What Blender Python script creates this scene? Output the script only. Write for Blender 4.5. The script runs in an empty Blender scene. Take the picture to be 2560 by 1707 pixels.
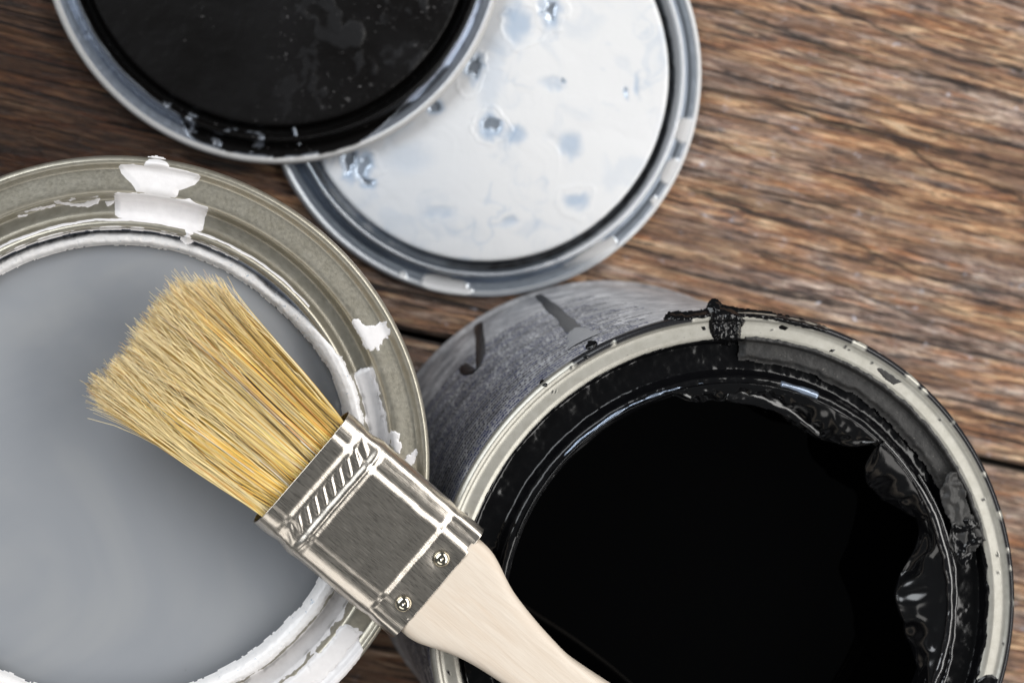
import bpy, math
import numpy as np
from mathutils import Matrix, Vector

S = bpy.context.scene
COL = S.collection
MM = 0.001
rng = np.random.default_rng(11)

# ------------------------------------------------------------------ camera
W, H, F = 2560.0, 1707.0, 5600.0            # photograph size and focal length in its pixels
CX, CY = W / 2, H / 2
D_AX = np.array([-0.17494372, -0.07849466, 0.98144449])   # straight down, in image axes (right, down, forward)
E_X = np.array([0.98457844, -0.01394724, 0.17438686])
E_Y = np.array([0.0, 0.99681697, 0.07972413])
CAM_H = 745.0                                # mm above the table top
cam_d = bpy.data.cameras.new('camera')
cam = bpy.data.objects.new('camera', cam_d)
COL.objects.link(cam)
S.camera = cam
flip = np.diag([1.0, -1.0, -1.0])            # image axes -> Blender camera axes
bx, by, bz = flip @ E_X, flip @ (-E_Y), flip @ (-D_AX)
Rw = Matrix([bx.tolist(), by.tolist(), bz.tolist()])      # rows: world axes in camera space
cam.matrix_world = Matrix.Translation((0, 0, CAM_H * MM)) @ Rw.to_4x4()
cam_d.sensor_width = 36.0
cam_d.lens = 36.0 * F / W
cam_d.clip_start = 0.01
cam_d.clip_end = 50.0
cam_d.dof.use_dof = True
cam_d.dof.focus_distance = 0.581
cam_d.dof.aperture_fstop = 16.0
cam_d.dof.aperture_blades = 9

# ------------------------------------------------------------------ world and lamps
wd = bpy.data.worlds.new('World')
S.world = wd
wd.use_nodes = True
bg = wd.node_tree.nodes['Background']
bg.inputs[0].default_value = (0.92, 0.97, 1.0, 1)
bg.inputs[1].default_value = 0.10


def area(name, az, el, dist, sx, sy, power, col, target=(0.10, -0.03, 0.10)):
    l = bpy.data.lights.new(name, 'AREA')
    l.shape = 'RECTANGLE'
    l.size, l.size_y = sx, sy
    l.energy = power
    l.color = col
    o = bpy.data.objects.new(name, l)
    COL.objects.link(o)
    a, e = math.radians(az), math.radians(el)
    t = Vector(target)
    o.location = t + Vector((math.cos(a) * math.cos(e), math.sin(a) * math.cos(e), math.sin(e))) * dist
    o.rotation_euler = (t - o.location).to_track_quat('-Z', 'Y').to_euler()
    return o


area('window_light', 5, 42, 0.95, 1.7, 0.40, 14.0, (1.0, 0.98, 0.95))
area('fill_light', 138, 38, 1.2, 1.3, 0.55, 14.0, (0.93, 0.965, 1.0))
area('low_fill_light', -112, 40, 1.2, 0.9, 0.4, 2.4, (1.0, 0.97, 0.93))

S.view_settings.view_transform = 'Standard'
S.view_settings.look = 'None'
S.view_settings.exposure = 0.0
S.view_settings.gamma = 1.0
S.render.engine = 'CYCLES'
S.cycles.max_bounces = 8
S.cycles.caustics_reflective = False
S.cycles.use_denoising = True


# ------------------------------------------------------------------ helpers
def at(px, py, z):
    """points of the photograph -> points in the room (mm) on the level z"""
    px, py = np.asarray(px, float), np.asarray(py, float)
    r = np.stack([px - CX, py - CY, np.full(px.shape, F)], -1)
    k = (CAM_H - z) / (r @ D_AX)
    return np.stack([(r @ E_X) * k, -(r @ E_Y) * k], -1)


def pts(zx, zy, sc, lst, z):
    a = np.array(lst, float)
    return at(zx + a[:, 0] / sc, zy + a[:, 1] / sc, z)


def _h(ix, iy, iz, seed):
    n = (ix.astype(np.int64) * 374761393 + iy.astype(np.int64) * 668265263 + iz.astype(np.int64) * 2147483647 + seed * 1274126177)
    n = (n ^ (n >> 13)) * 1274126177
    n = n ^ (n >> 16)
    return (n & 0xFFFFFF).astype(np.float64) / 0xFFFFFF


def vnoise(x, y, z=None, seed=0):
    x = np.asarray(x, float); y = np.asarray(y, float)
    z = np.zeros_like(x) if z is None else np.asarray(z, float) + np.zeros_like(x)
    x0, y0, z0 = np.floor(x), np.floor(y), np.floor(z)
    fx, fy, fz = x - x0, y - y0, z - z0
    fx, fy, fz = [f * f * f * (f * (f * 6 - 15) + 10) for f in (fx, fy, fz)]
    r = 0
    for a in (0, 1):
        for b in (0, 1):
            for c in (0, 1):
                w = (fx if a else 1 - fx) * (fy if b else 1 - fy) * (fz if c else 1 - fz)
                r = r + w * _h(x0 + a, y0 + b, z0 + c, seed)
    return r * 2 - 1


def fbm(x, y, z=None, seed=0, oct=4):
    x = np.asarray(x, float); y = np.asarray(y, float)
    r, a, f, t = 0, 1.0, 1.0, 0
    for i in range(oct):
        r = r + a * vnoise(x * f, y * f, None if z is None else z * f, seed + i * 17)
        t += a; a *= 0.5; f *= 2.03
    return r / t


def sstep(a, b, x):
    t = np.clip((x - a) / (b - a), 0, 1)
    return t * t * (3 - 2 * t)


def mesh(name, V, Fc, mat=None, parent=None, smooth=True, attrs=None, mm=True):
    me = bpy.data.meshes.new(name)
    V = np.asarray(V, float) * (MM if mm else 1)
    me.from_pydata(V.tolist(), [], Fc if isinstance(Fc, list) else np.asarray(Fc).tolist())
    if smooth:
        me.polygons.foreach_set('use_smooth', np.ones(len(me.polygons), bool))
    for k, v in (attrs or {}).items():
        v = np.asarray(v, np.float32)
        if v.ndim == 1:
            at_ = me.attributes.new(k, 'FLOAT', 'POINT'); at_.data.foreach_set('value', v)
        else:
            at_ = me.attributes.new(k, 'FLOAT_COLOR', 'POINT')
            at_.data.foreach_set('color', np.c_[v, np.ones(len(v))].astype(np.float32).ravel())
    me.update()
    o = bpy.data.objects.new(name, me)
    COL.objects.link(o)
    if mat: me.materials.append(mat)
    if parent: o.parent = parent
    return o


def gridfaces(n, m, wrap_m=False, keep=None):
    """faces of an n x m vertex grid (row major)"""
    i = np.arange(n - 1)[:, None]
    j = np.arange(m if wrap_m else m - 1)[None, :]
    j2 = (j + 1) % m
    q = np.stack([i * m + j, i * m + j2, (i + 1) * m + j2, (i + 1) * m + j], -1).reshape(-1, 4)
    if keep is not None:
        k = keep.ravel()
        q = q[k[q].any(1)]
    return q


def prune(V, Fc, attrs=None):
    u, inv = np.unique(Fc.ravel(), return_inverse=True)
    at2 = {k: np.asarray(v)[u] for k, v in (attrs or {}).items()}
    return V[u], inv.reshape(Fc.shape), at2


def thing(name, label, cat, loc=(0, 0, 0), group=None):
    o = bpy.data.objects.new(name, None)
    COL.objects.link(o)
    o.location = Vector(loc) * MM
    o.empty_display_size = 0.02
    o['label'] = label; o['category'] = cat
    if group: o['group'] = group
    return o


def lathe(name, prof, n, mat, parent, attrs_fn=None, disp=None, closed=False):
    prof = np.asarray(prof, float)
    t = np.linspace(0, 2 * np.pi, n, endpoint=False)
    r = prof[:, 0][:, None] + np.zeros(n)[None]
    z = prof[:, 1][:, None] + np.zeros(n)[None]
    if disp is not None:
        dr, dz = disp(r, z, t[None] + 0 * r)
        r = r + dr; z = z + dz
    V = np.stack([r * np.cos(t), r * np.sin(t), z], -1).reshape(-1, 3)
    Fc = gridfaces(len(prof), n, True)
    at_ = attrs_fn(r, z, t[None] + 0 * r) if attrs_fn else None
    return mesh(name, V, Fc, mat, parent, attrs={k: v.ravel() for k, v in at_.items()} if at_ else None)


def smoothprof(p, per=6):
    p = np.asarray(p, float)
    out = []
    q = np.vstack([2 * p[0] - p[1], p, 2 * p[-1] - p[-2]])
    for i in range(1, len(q) - 2):
        for k in range(per):
            t = k / per
            # cardinal spline with light tension
            a, b, c, d = q[i - 1], q[i], q[i + 1], q[i + 2]
            m1, m2 = 0.32 * (c - a), 0.32 * (d - b)
            out.append((2 * t**3 - 3 * t**2 + 1) * b + (t**3 - 2 * t**2 + t) * m1 + (-2 * t**3 + 3 * t**2) * c + (t**3 - t**2) * m2)
    out.append(p[-1])
    return np.array(out)


def sdf_poly(P, X, Y):
    """signed distance (mm, positive inside) to polygon P"""
    sh = X.shape
    x, y = X.ravel(), Y.ravel()
    d = np.full(x.shape, 1e9); ins = np.zeros(x.shape, bool)
    n = len(P)
    for i in range(n):
        a, b = P[i], P[(i + 1) % n]
        e = b - a
        t = np.clip(((x - a[0]) * e[0] + (y - a[1]) * e[1]) / (e @ e + 1e-12), 0, 1)
        d = np.minimum(d, (x - a[0] - t * e[0])**2 + (y - a[1] - t * e[1])**2)
        c = (a[1] > y) != (b[1] > y)
        xi = a[0] + (y - a[1]) * e[0] / (e[1] if abs(e[1]) > 1e-9 else 1e-9)
        ins ^= c & (x < xi)
    d = np.sqrt(d)
    return np.where(ins, d, -d).reshape(sh)


def sheet(name, cen, zf, r0, r1, t0, t1, step, sdf, thick, edge, mat, parent, jag=0.0, jsc=1.0, lump=0.0, lsc=1.0, seed=1, bury=0.25, off=0.02, attr=None):
    """a layer of dried paint lying on a turned surface; t0, t1 in degrees, sizes in mm, coordinates local to the can"""
    t0, t1 = math.radians(t0), math.radians(t1)
    nr = max(6, int((r1 - r0) / step)); nt = max(6, int((t1 - t0) * r1 / step))
    nt = min(nt, 2600)
    r = np.linspace(r0, r1, nr)[:, None] + np.zeros(nt)[None]
    t = np.linspace(t0, t1, nt)[None] + np.zeros(nr)[:, None]
    X, Y = r * np.cos(t), r * np.sin(t)
    s = sdf(X, Y, r, t)
    if jag: s = s + jag * fbm(X / jsc, Y / jsc, seed=seed)
    b = sstep(0, edge, s)
    b = np.sqrt(np.clip(b, 0, 1)) * 0.5 + b * 0.5
    h = thick * b
    if lump: h = h * (1 + lump * fbm(X / lsc, Y / lsc, seed=seed + 5, oct=4))
    z = zf(r) + h + off - bury * (1 - sstep(-0.5, 0.0, s))
    V = np.stack([X, Y, z], -1).reshape(-1, 3)
    Fc = gridfaces(nr, nt, keep=(s > -0.55))
    if len(Fc) == 0: return None
    at_ = {k: f(X, Y, r, t, s).ravel() for k, f in (attr or {}).items()}
    V, Fc, at_ = prune(V, Fc, at_)
    return mesh(name, V, Fc, mat, parent, attrs=at_)


# ------------------------------------------------------------------ materials
class M:
    def __init__(s, name):
        s.m = bpy.data.materials.new(name); s.m.use_nodes = True
        s.t = s.m.node_tree; s.n = s.t.nodes; s.b = s.n['Principled BSDF']

    def node(s, ty, **kw):
        n = s.n.new(ty)
        for k, v in kw.items():
            if k in n.inputs: n.inputs[k].default_value = v
            else: setattr(n, k, v)
        return n

    def link(s, a, b): s.t.links.new(a, b); return b.node

    def set(s, **kw):
        for k, v in kw.items():
            s.b.inputs[k.replace('_', ' ')].default_value = v
        return s

    def coords(s, scale=(1, 1, 1), rot=(0, 0, 0)):
        tc = s.node('ShaderNodeTexCoord'); mp = s.node('ShaderNodeMapping')
        mp.inputs['Scale'].default_value = scale; mp.inputs['Rotation'].default_value = rot
        s.link(tc.outputs['Object'], mp.inputs[0]); return mp.outputs[0]

    def noise(s, vec, scale, detail=4, rough=0.55, dist=0.0):
        n = s.node('ShaderNodeTexNoise')
        n.inputs['Scale'].default_value = scale; n.inputs['Detail'].default_value = detail
        n.inputs['Roughness'].default_value = rough; n.inputs['Distortion'].default_value = dist
        if vec is not None: s.link(vec, n.inputs['Vector'])
        return n.outputs['Fac']

    def ramp(s, fac, stops, interp='LINEAR'):
        r = s.node('ShaderNodeValToRGB'); cr = r.color_ramp; cr.interpolation = interp
        while len(cr.elements) < len(stops): cr.elements.new(0.5)
        for e, (p, c) in zip(cr.elements, stops):
            e.position = p
            e.color = (c, c, c, 1) if np.isscalar(c) else (*c, 1)
        s.link(fac, r.inputs[0]); return r.outputs[0]

    def mix(s, fac, a, b, mode='MIX'):
        n = s.node('ShaderNodeMix', data_type='RGBA', blend_type=mode)
        for sock, v in ((n.inputs[0], fac), (n.inputs[6], a), (n.inputs[7], b)):
            if isinstance(v, bpy.types.NodeSocket): s.link(v, sock)
            elif np.isscalar(v): sock.default_value = v
            else: sock.default_value = (*v, 1)
        return n.outputs[2]

    def math(s, op, a, b=0.0):
        n = s.node('ShaderNodeMath', operation=op)
        for sock, v in ((n.inputs[0], a), (n.inputs[1], b)):
            if isinstance(v, bpy.types.NodeSocket): s.link(v, sock)
            else: sock.default_value = v
        return n.outputs[0]

    def attr(s, name, out='Fac'):
        n = s.node('ShaderNodeAttribute', attribute_name=name); return n.outputs[out]

    def bump(s, h, dist, strength=1.0):
        b = s.node('ShaderNodeBump'); b.inputs['Distance'].default_value = dist; b.inputs['Strength'].default_value = strength
        s.link(h, b.inputs['Height']); s.link(b.outputs[0], s.b.inputs['Normal']); return b

    def to(s, sock, inp): s.link(sock, s.b.inputs[inp]); return s


# lacquered tin of the left rim: olive, slightly soft, with dust and tiny scratches
m = M('olive_tin'); olive = m
v = m.coords((1000, 1000, 1000))
n1 = m.noise(v, 0.35, 3)
base = m.ramp(n1, [(0.3, (0.385, 0.36, 0.295)), (0.7, (0.45, 0.425, 0.36))])
spk = m.ramp(m.noise(v, 2.6, 2, 0.7), [(0.70, 0.0), (0.76, 1.0)])
base = m.mix(m.math('MULTIPLY', spk, 0.6), base, (0.75, 0.73, 0.68))
m.to(base, 'Base Color').set(Metallic=0.85, Roughness=0.42)
m.to(m.ramp(m.noise(v, 1.2, 3), [(0.3, 0.36), (0.7, 0.47)]), 'Roughness')
m.bump(m.noise(v, 3.0, 3), 0.00003)

# rim of the black can: pale tin with black flakes where the attribute says so
m = M('pale_tin_flaked'); pale = m
v = m.coords((1000, 1000, 1000))
base = m.ramp(m.noise(v, 0.5, 3), [(0.3, (0.44, 0.425, 0.375)), (0.7, (0.52, 0.505, 0.455))])
spk = m.ramp(m.noise(v, 2.2, 2, 0.7), [(0.71, 0.0), (0.75, 1.0)])
base = m.mix(spk, base, (0.10, 0.10, 0.10))
msk = m.attr('paint')
base = m.mix(msk, base, (0.012, 0.012, 0.014))
m.to(base, 'Base Color')
m.to(m.math('SUBTRACT', 0.8, m.math('MULTIPLY', msk, 0.8)), 'Metallic')
m.to(m.math('ADD', 0.47, m.math('MULTIPLY', msk, -0.2)), 'Roughness')
m.bump(m.math('ADD', msk, m.math('MULTIPLY', m.noise(v, 2.0, 3), 0.15)), 0.00008)

m = M('white_dried_paint'); white = m
v = m.coords((1000, 1000, 1000))
m.to(m.ramp(m.noise(v, 0.4, 4), [(0.3, (0.71, 0.69, 0.69)), (0.7, (0.77, 0.75, 0.75))]), 'Base Color').set(Roughness=0.33)
m.set(Subsurface_Weight=0.0)
m.bump(m.noise(v, 0.9, 4), 0.00006)

m = M('white_crust'); crust = m
v = m.coords((1000, 1000, 1000))
c = m.ramp(m.noise(v, 0.7, 5, 0.65), [(0.30, (0.34, 0.41, 0.49)), (0.37, (0.76, 0.745, 0.74)), (0.8, (0.80, 0.785, 0.78))])
m.to(c, 'Base Color').set(Roughness=0.3)
m.bump(m.noise(v, 0.8, 3, 0.5), 0.00010)

m = M('liquid_grey_paint'); liquid = m
v = m.coords((1000, 1000, 1000))
sw = m.noise(v, 0.012, 3, 0.5, 2.5)
c = m.ramp(sw, [(0.35, (0.255, 0.268, 0.290)), (0.5, (0.268, 0.280, 0.300)), (0.66, (0.295, 0.304, 0.317))])
c = m.mix(m.ramp(m.noise(v, 0.16, 1, 0.3), [(0.81, 0.0), (0.83, 0.8)]), c, (0.14, 0.145, 0.15))
m.to(c, 'Base Color').set(Roughness=0.16)
m.bump(sw, 0.0005)

m = M('neck_tin'); neck = m
m.set(Base_Color=(0.30, 0.34, 0.42, 1), Metallic=0.9, Roughness=0.25)

m = M('can_wall_tin'); wall = m
m.set(Base_Color=(0.5, 0.5, 0.5, 1), Metallic=0.9, Roughness=0.35)

m = M('dark_label'); darklabel = m
m.set(Base_Color=(0.06, 0.06, 0.065, 1), Roughness=0.4)
m = M('pale_print'); paleprint = m
m.set(Base_Color=(0.45, 0.45, 0.45, 1), Roughness=0.5)

m = M('grey_printed_label'); label = m
v = m.coords((1000, 1000, 1000))
n1 = m.noise(v, 0.11, 5, 0.65)
base = m.ramp(n1, [(0.34, (0.24, 0.245, 0.265)), (0.52, (0.44, 0.44, 0.46)), (0.66, (0.66, 0.66, 0.675))])
n2 = m.ramp(m.noise(v, 0.6, 4, 0.7), [(0.35, 0.75), (0.65, 1.1)])
base = m.mix(1.0, base, n2, 'MULTIPLY')
m.to(base, 'Base Color').set(Roughness=0.42, Metallic=0.15)
m.bump(m.noise(v, 1.2, 4), 0.00006)
m = M('blue_print'); blueprint = m
m.set(Base_Color=(0.025, 0.035, 0.13, 1), Roughness=0.55)
m = M('dark_print'); darkprint = m
m.set(Base_Color=(0.03, 0.03, 0.045, 1), Roughness=0.55)
m = M('drip_paint'); drip = m
m.set(Base_Color=(0.010, 0.010, 0.012, 1), Roughness=0.4, Specular_IOR_Level=0.25)
m = M('grey_drip_paint'); greydrip = m
m.set(Base_Color=(0.16, 0.165, 0.18, 1), Roughness=0.3)

m = M('gloss_black_paint'); gloss = m
v = m.coords((1000, 1000, 1000))
c = m.ramp(m.noise(v, 0.55, 5, 0.7), [(0.72, (0.003, 0.003, 0.0035)), (0.77, (0.04, 0.035, 0.03))])
m.to(c, 'Base Color').set(Roughness=0.16)
m.to(m.ramp(m.noise(v, 0.4, 4), [(0.35, 0.10), (0.65, 0.24)]), 'Roughness')
m.set(Specular_IOR_Level=0.35)
m.bump(m.noise(v, 0.3, 2, 0.5), 0.00018)

m = M('matte_black_skin'); skin = m
v = m.coords((1000, 1000, 1000))
c = m.ramp(m.noise(v, 0.25, 4), [(0.35, (0.010, 0.0095, 0.0095)), (0.65, (0.022, 0.021, 0.020))])
spk = m.ramp(m.noise(v, 2.0, 2, 0.7), [(0.68, 0.0), (0.74, 1.0)])
c = m.mix(m.math('MULTIPLY', spk, 0.6), c, (0.30, 0.27, 0.24))
m.to(c, 'Base Color').set(Roughness=0.55)
m.bump(m.noise(v, 1.1, 4), 0.0001)

m = M('thin_black_skin'); film = m
v = m.coords((1000, 1000, 1000))
m.set(Base_Color=(0.003, 0.003, 0.0035, 1), Roughness=0.14, Specular_IOR_Level=0.6)

m = M('liquid_black_paint'); ink = m
m.set(Base_Color=(0.0006, 0.0006, 0.0007, 1), Roughness=0.02, Specular_IOR_Level=0.13)

# lid metal, white and black lids share it; 'paint' = how much paint lies on it, 'film' = thin translucent film
def lidmat(name, paintcol, thincol, metal, prough, pbump):
    m = M(name)
    v = m.coords((1000, 1000, 1000))
    p = m.attr('paint')
    pc = m.mix(m.attr('film'), paintcol, thincol)
    if pbump > 0.0002:
        spk = m.ramp(m.noise(v, 0.55, 4, 0.75), [(0.62, 0.0), (0.74, 1.0)])
        spk = m.math('MULTIPLY', spk, m.ramp(m.noise(v, 0.05, 2), [(0.48, 0.0), (0.62, 1.0)]))
        pc = m.mix(m.math('MULTIPLY', spk, 0.8), pc, (0.28, 0.27, 0.27))
    cu = m.attr('curl')
    base = m.mix(p, m.mix(cu, metal, (0.50, 0.49, 0.48)), pc)
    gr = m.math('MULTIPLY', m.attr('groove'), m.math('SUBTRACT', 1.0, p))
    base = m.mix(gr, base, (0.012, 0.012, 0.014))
    m.to(base, 'Base Color')
    m.to(m.math('MULTIPLY', m.math('SUBTRACT', m.math('SUBTRACT', 1.0, p), gr), m.math('SUBTRACT', 1.0, m.math('MULTIPLY', cu, 0.7))), 'Metallic')
    m.to(m.math('ADD', 0.34, m.math('MULTIPLY', p, prough - 0.34)), 'Roughness')
    if paintcol[0] < 0.1: m.set(Specular_IOR_Level=0.12)
    m.bump(m.math('ADD', m.math('MULTIPLY', p, 1.0), m.math('MULTIPLY', m.noise(v, 0.35, 4), 0.6)), pbump)
    return m

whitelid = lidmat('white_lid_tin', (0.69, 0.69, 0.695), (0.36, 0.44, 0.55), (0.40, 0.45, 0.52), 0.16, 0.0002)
blacklid = lidmat('black_lid_tin', (0.005, 0.0046, 0.0045), (0.018, 0.018, 0.019), (0.45, 0.49, 0.56), 0.30, 0.0003)

m = M('ferrule_steel'); steel = m
v = m.coords((250, 4500, 1000))
n1 = m.noise(v, 1.0, 4, 0.65)
m.to(m.ramp(n1, [(0.3, (0.50, 0.455, 0.40)), (0.7, (0.70, 0.65, 0.58))]), 'Base Color').set(Metallic=1.0, Roughness=0.24)
m.to(m.ramp(n1, [(0.3, 0.24), (0.7, 0.36)]), 'Roughness')
m.bump(n1, 0.00003)
m = M('rivet_steel'); rivm = m
m.set(Base_Color=(0.66, 0.61, 0.50, 1), Metallic=1.0, Roughness=0.13)

m = M('bristle_hair'); hair = m
m.to(m.attr('hair_colour', 'Color'), 'Base Color').set(Roughness=0.38, Specular_IOR_Level=0.6)

m = M('pale_handle_wood'); hand = m
v = m.coords((90, 1100, 600))
v2 = m.coords((30, 260, 200))
c = m.ramp(m.noise(v, 1.0, 4, 0.6), [(0.3, (0.64, 0.55, 0.455)), (0.7, (0.70, 0.615, 0.52))])
c = m.mix(m.ramp(m.noise(v2, 1.0, 4, 0.6, 0.6), [(0.45, 0.0), (0.68, 0.4)]), c, (0.59, 0.46, 0.34))
m.to(c, 'Base Color').set(Roughness=0.55)
m.bump(m.noise(v, 1.0, 5), 0.0001)

# weathered planks: x along the grain
m = M('weathered_wood'); wood = m
va = m.coords((26, 300, 250))
vb = m.coords((75, 640, 500))
vc = m.coords((9, 75, 100))
vd = m.coords((420, 620, 500))
vl = m.coords((9, 420, 300))
warp = m.noise(vc, 1.0, 4, 0.6, 0.8)
big = m.noise(vc, 1.9, 3, 0.55, 0.5)
na = m.noise(va, 1.0, 7, 0.70, 1.2)
nb = m.noise(vb, 1.0, 6, 0.70, 0.9)
nl = m.noise(vl, 1.0, 4, 0.62, 0.9)
col = m.ramp(na, [(0.36, (0.040, 0.024, 0.018)), (0.44, (0.175, 0.078, 0.040)), (0.51, (0.36, 0.185, 0.090)), (0.59, (0.58, 0.37, 0.205)), (0.70, (0.70, 0.52, 0.34))])
grey = m.ramp(nb, [(0.39, (0.045, 0.034, 0.032)), (0.46, (0.20, 0.140, 0.118)), (0.55, (0.42, 0.315, 0.250)), (0.66, (0.66, 0.545, 0.445))])
col = m.mix(m.ramp(warp, [(0.43, 0.05), (0.58, 0.8)]), col, grey)
rust = m.ramp(m.noise(vb, 0.45, 4, 0.6), [(0.53, 0.0), (0.66, 0.55)])
col = m.mix(rust, col, (0.37, 0.145, 0.055))
col = m.mix(m.ramp(big, [(0.40, 0.62), (0.52, 0.0)]), col, (0.115, 0.066, 0.044))
dk = m.ramp(nl, [(0.36, 1.0), (0.415, 0.0)])
col = m.mix(m.math('MULTIPLY', dk, 0.92), col, (0.022, 0.016, 0.015))
sp = m.ramp(m.noise(vd, 0.40, 3, 0.7), [(0.62, 0.0), (0.72, 1.0)])
sp = m.math('MULTIPLY', sp, m.ramp(warp, [(0.42, 0.15), (0.58, 0.8)]))
col = m.mix(sp, col, (0.50, 0.475, 0.50))
fib = m.noise(m.coords((170, 1300, 900)), 1.0, 4, 0.7, 0.6)
col = m.mix(1.0, col, m.ramp(fib, [(0.34, 0.62), (0.5, 1.18), (0.66, 1.55)]), 'MULTIPLY')
fleck = m.ramp(m.noise(va, 1.9, 5, 0.64, 0.5), [(0.385, 0.75), (0.44, 0.0)])
col = m.mix(fleck, col, (0.034, 0.026, 0.025))
col = m.mix(1.0, col, (1.18, 1.23, 1.30), 'MULTIPLY')
# the left of the table kept its dark varnish
vs = m.attr('varnish')
dark = m.mix(1.0, col, (0.155, 0.108, 0.075), 'MULTIPLY')
col = m.mix(vs, col, dark)
ed = m.attr('crack')
col = m.mix(ed, col, (0.02, 0.016, 0.014))
m.to(col, 'Base Color').set(Roughness=0.6)
m.to(m.math('SUBTRACT', 0.68, m.math('MULTIPLY', vs, 0.22)), 'Roughness')
m.bump(m.math('ADD', m.math('ADD', na, nb), m.math('MULTIPLY', dk, -0.6)), 0.0018)

# ------------------------------------------------------------------ table: planks as parts
ga, gb = at([1011, 2530], [833, 1165], 0.0)
gd = (gb - ga) / np.linalg.norm(gb - ga)
gang = math.atan2(gd[1], gd[0])
gn = np.array([-gd[1], gd[0]])
table = thing('wooden_table', 'weathered brown plank table under the cans and lids', 'table')
table.location = (ga[0] * MM, ga[1] * MM, 0)
table.rotation_euler = (0, 0, gang)
crk = at([1700 + 40 / 2.613, 1700 + 560 / 2.613, 1700 + 1000 / 2.613, 1700 + 1270 / 2.613, 1700 + 1500 / 2.613, 1700 + 1680 / 2.613, 1700 + 1950 / 2.613, 2560],
         [560 / 2.613, 660 / 2.613, 810 / 2.613, 868 / 2.613, 960 / 2.613, 1110 / 2.613, 1180 / 2.613, 1290 / 2.613], 0.0)
crk2 = at([1700 + 60 / 2.613, 1700 + 350 / 2.613, 1700 + 800 / 2.613, 1700 + 1200 / 2.613, 1700 + 1800 / 2.613, 2560],
          [10, 75 / 2.613, 250 / 2.613, 400 / 2.613, 540 / 2.613, 660 / 2.613], 0.0)


def toplank(p):
    q = p - ga
    return np.c_[q @ gd, q @ gn]


crk3 = at([1720, 1900, 2100, 2300, 2560], [470, 540, 590, 690, 745], 0.0)
crk4 = at([1900, 2080, 2280, 2560], [640, 700, 790, 880], 0.0)
crk5 = at([2080, 2250, 2400, 2560], [20, 90, 150, 175], 0.0)
CR = [(toplank(crk), 0.6, 1.4), (toplank(crk2), 0.9, 1.0), (toplank(crk3), 0.7, 0.8), (toplank(crk4), 0.6, 0.7), (toplank(crk5), 0.9, 0.8)]


def plank(y0, y1, x0, x1, seed, dz, fine):
    nx, ny = (int((x1 - x0) / 0.8), int((y1 - y0) / 0.55)) if fine else (int((x1 - x0) / 4), int((y1 - y0) / 1.5))
    xs = np.linspace(x0, x1, nx); ys = np.linspace(y0, y1, ny)
    X, Y = np.meshgrid(xs, ys, indexing='ij')
    e = np.minimum(Y - y0, y1 - Y)
    Yw = Y + 1.2 * fbm(X / 45, Y / 25, seed=seed + 9, oct=3)
    Z = 0.55 * fbm(X / 24, Yw / 2.2, seed=seed, oct=4) + 0.35 * fbm(X / 10, Yw / 1.2, seed=seed + 3, oct=3)
    Z = np.minimum(Z, 0.25) + dz - 0.15
    Z -= 2.2 * (1 - sstep(0, 2.0, e + 0.5 * fbm(X / 12, X / 12 + seed, seed=seed + 2))) ** 2
    ck = np.zeros_like(X)
    for pl, wdt, dep in CR:
        yc = np.interp(X, pl[:, 0], pl[:, 1], left=1e4, right=1e4) + 0.6 * fbm(X / 6, X * 0 + seed, seed=seed + 31, oct=3)
        g = np.exp(-((Y - yc) / (wdt * (0.6 + 0.8 * np.abs(fbm(X / 20, X * 0, seed=77))))) ** 2)
        ck = np.maximum(ck, g); Z -= dep * g
    P = ga[None] + X.ravel()[:, None] * gd + Y.ravel()[:, None] * gn
    va = sstep(150, 20, P[:, 0] + 25 * fbm(P[:, 0] / 40, P[:, 1] / 15, seed=5) - 0.12 * (P[:, 1] - 0))
    crack = np.clip(ck.ravel() * 0.95 + (1 - sstep(0.1, 1.3, e.ravel())), 0, 1)
    V = np.c_[X.ravel(), Y.ravel(), Z.ravel()]
    Fc = gridfaces(nx, ny)
    Fc = Fc[:, ::-1] if False else Fc
    n0 = len(V)
    # skirts so that each plank has thickness
    per = np.r_[np.arange(ny), (np.arange(1, nx)) * ny + ny - 1, ((nx - 1) * ny + np.arange(ny - 2, -1, -1)), np.arange(nx - 2, 0, -1) * ny]
    low = V[per].copy(); low[:, 2] = -22
    a = np.arange(len(per)); b = (a + 1) % len(per)
    sk = np.stack([per[b], per[a], n0 + a, n0 + b], -1)
    V = np.vstack([V, low]); Fc = np.vstack([Fc[:, ::1], sk])
    mesh('plank', V, Fc, wood.m, table, attrs={'varnish': np.r_[va, va[per]], 'crack': np.r_[crack, np.ones(len(per))]})


plank(0.9, 290, -240, 330, 3, 0.0, True)
plank(-178, -0.9, -240, 330, 41, -0.2, True)
plank(-360, -180, -300, 380, 71, 0.1, False)
plank(292, 470, -300, 380, 91, -0.1, False)

m = M('dark_board'); m.set(Base_Color=(0.03, 0.022, 0.016, 1), Roughness=0.8)
V = np.array([(x, y, z) for z in (-34, -22.5) for y in (-360, 470) for x in (-300, 380)], float)
mesh('support_board', V, [[0, 2, 3, 1], [4, 5, 7, 6], [0, 1, 5, 4], [2, 6, 7, 3], [0, 4, 6, 2], [1, 3, 7, 5]], m.m, table, smooth=False)

# ------------------------------------------------------------------ cans
CH = 163.0
LC = np.array([0.63, -79.27]); LR = 81.0
BC = np.array([163.6, -122.55]); BR = 82.5


def ztab(prof):
    """height seen from above as a function of radius"""
    p = np.asarray(prof)
    p = p[np.argsort(p[:, 0])]
    return lambda r: np.interp(r, p[:, 0], p[:, 1])


def ang(c, q): return np.degrees(np.arctan2(q[:, 1] - c[1], q[:, 0] - c[0]))


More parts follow.
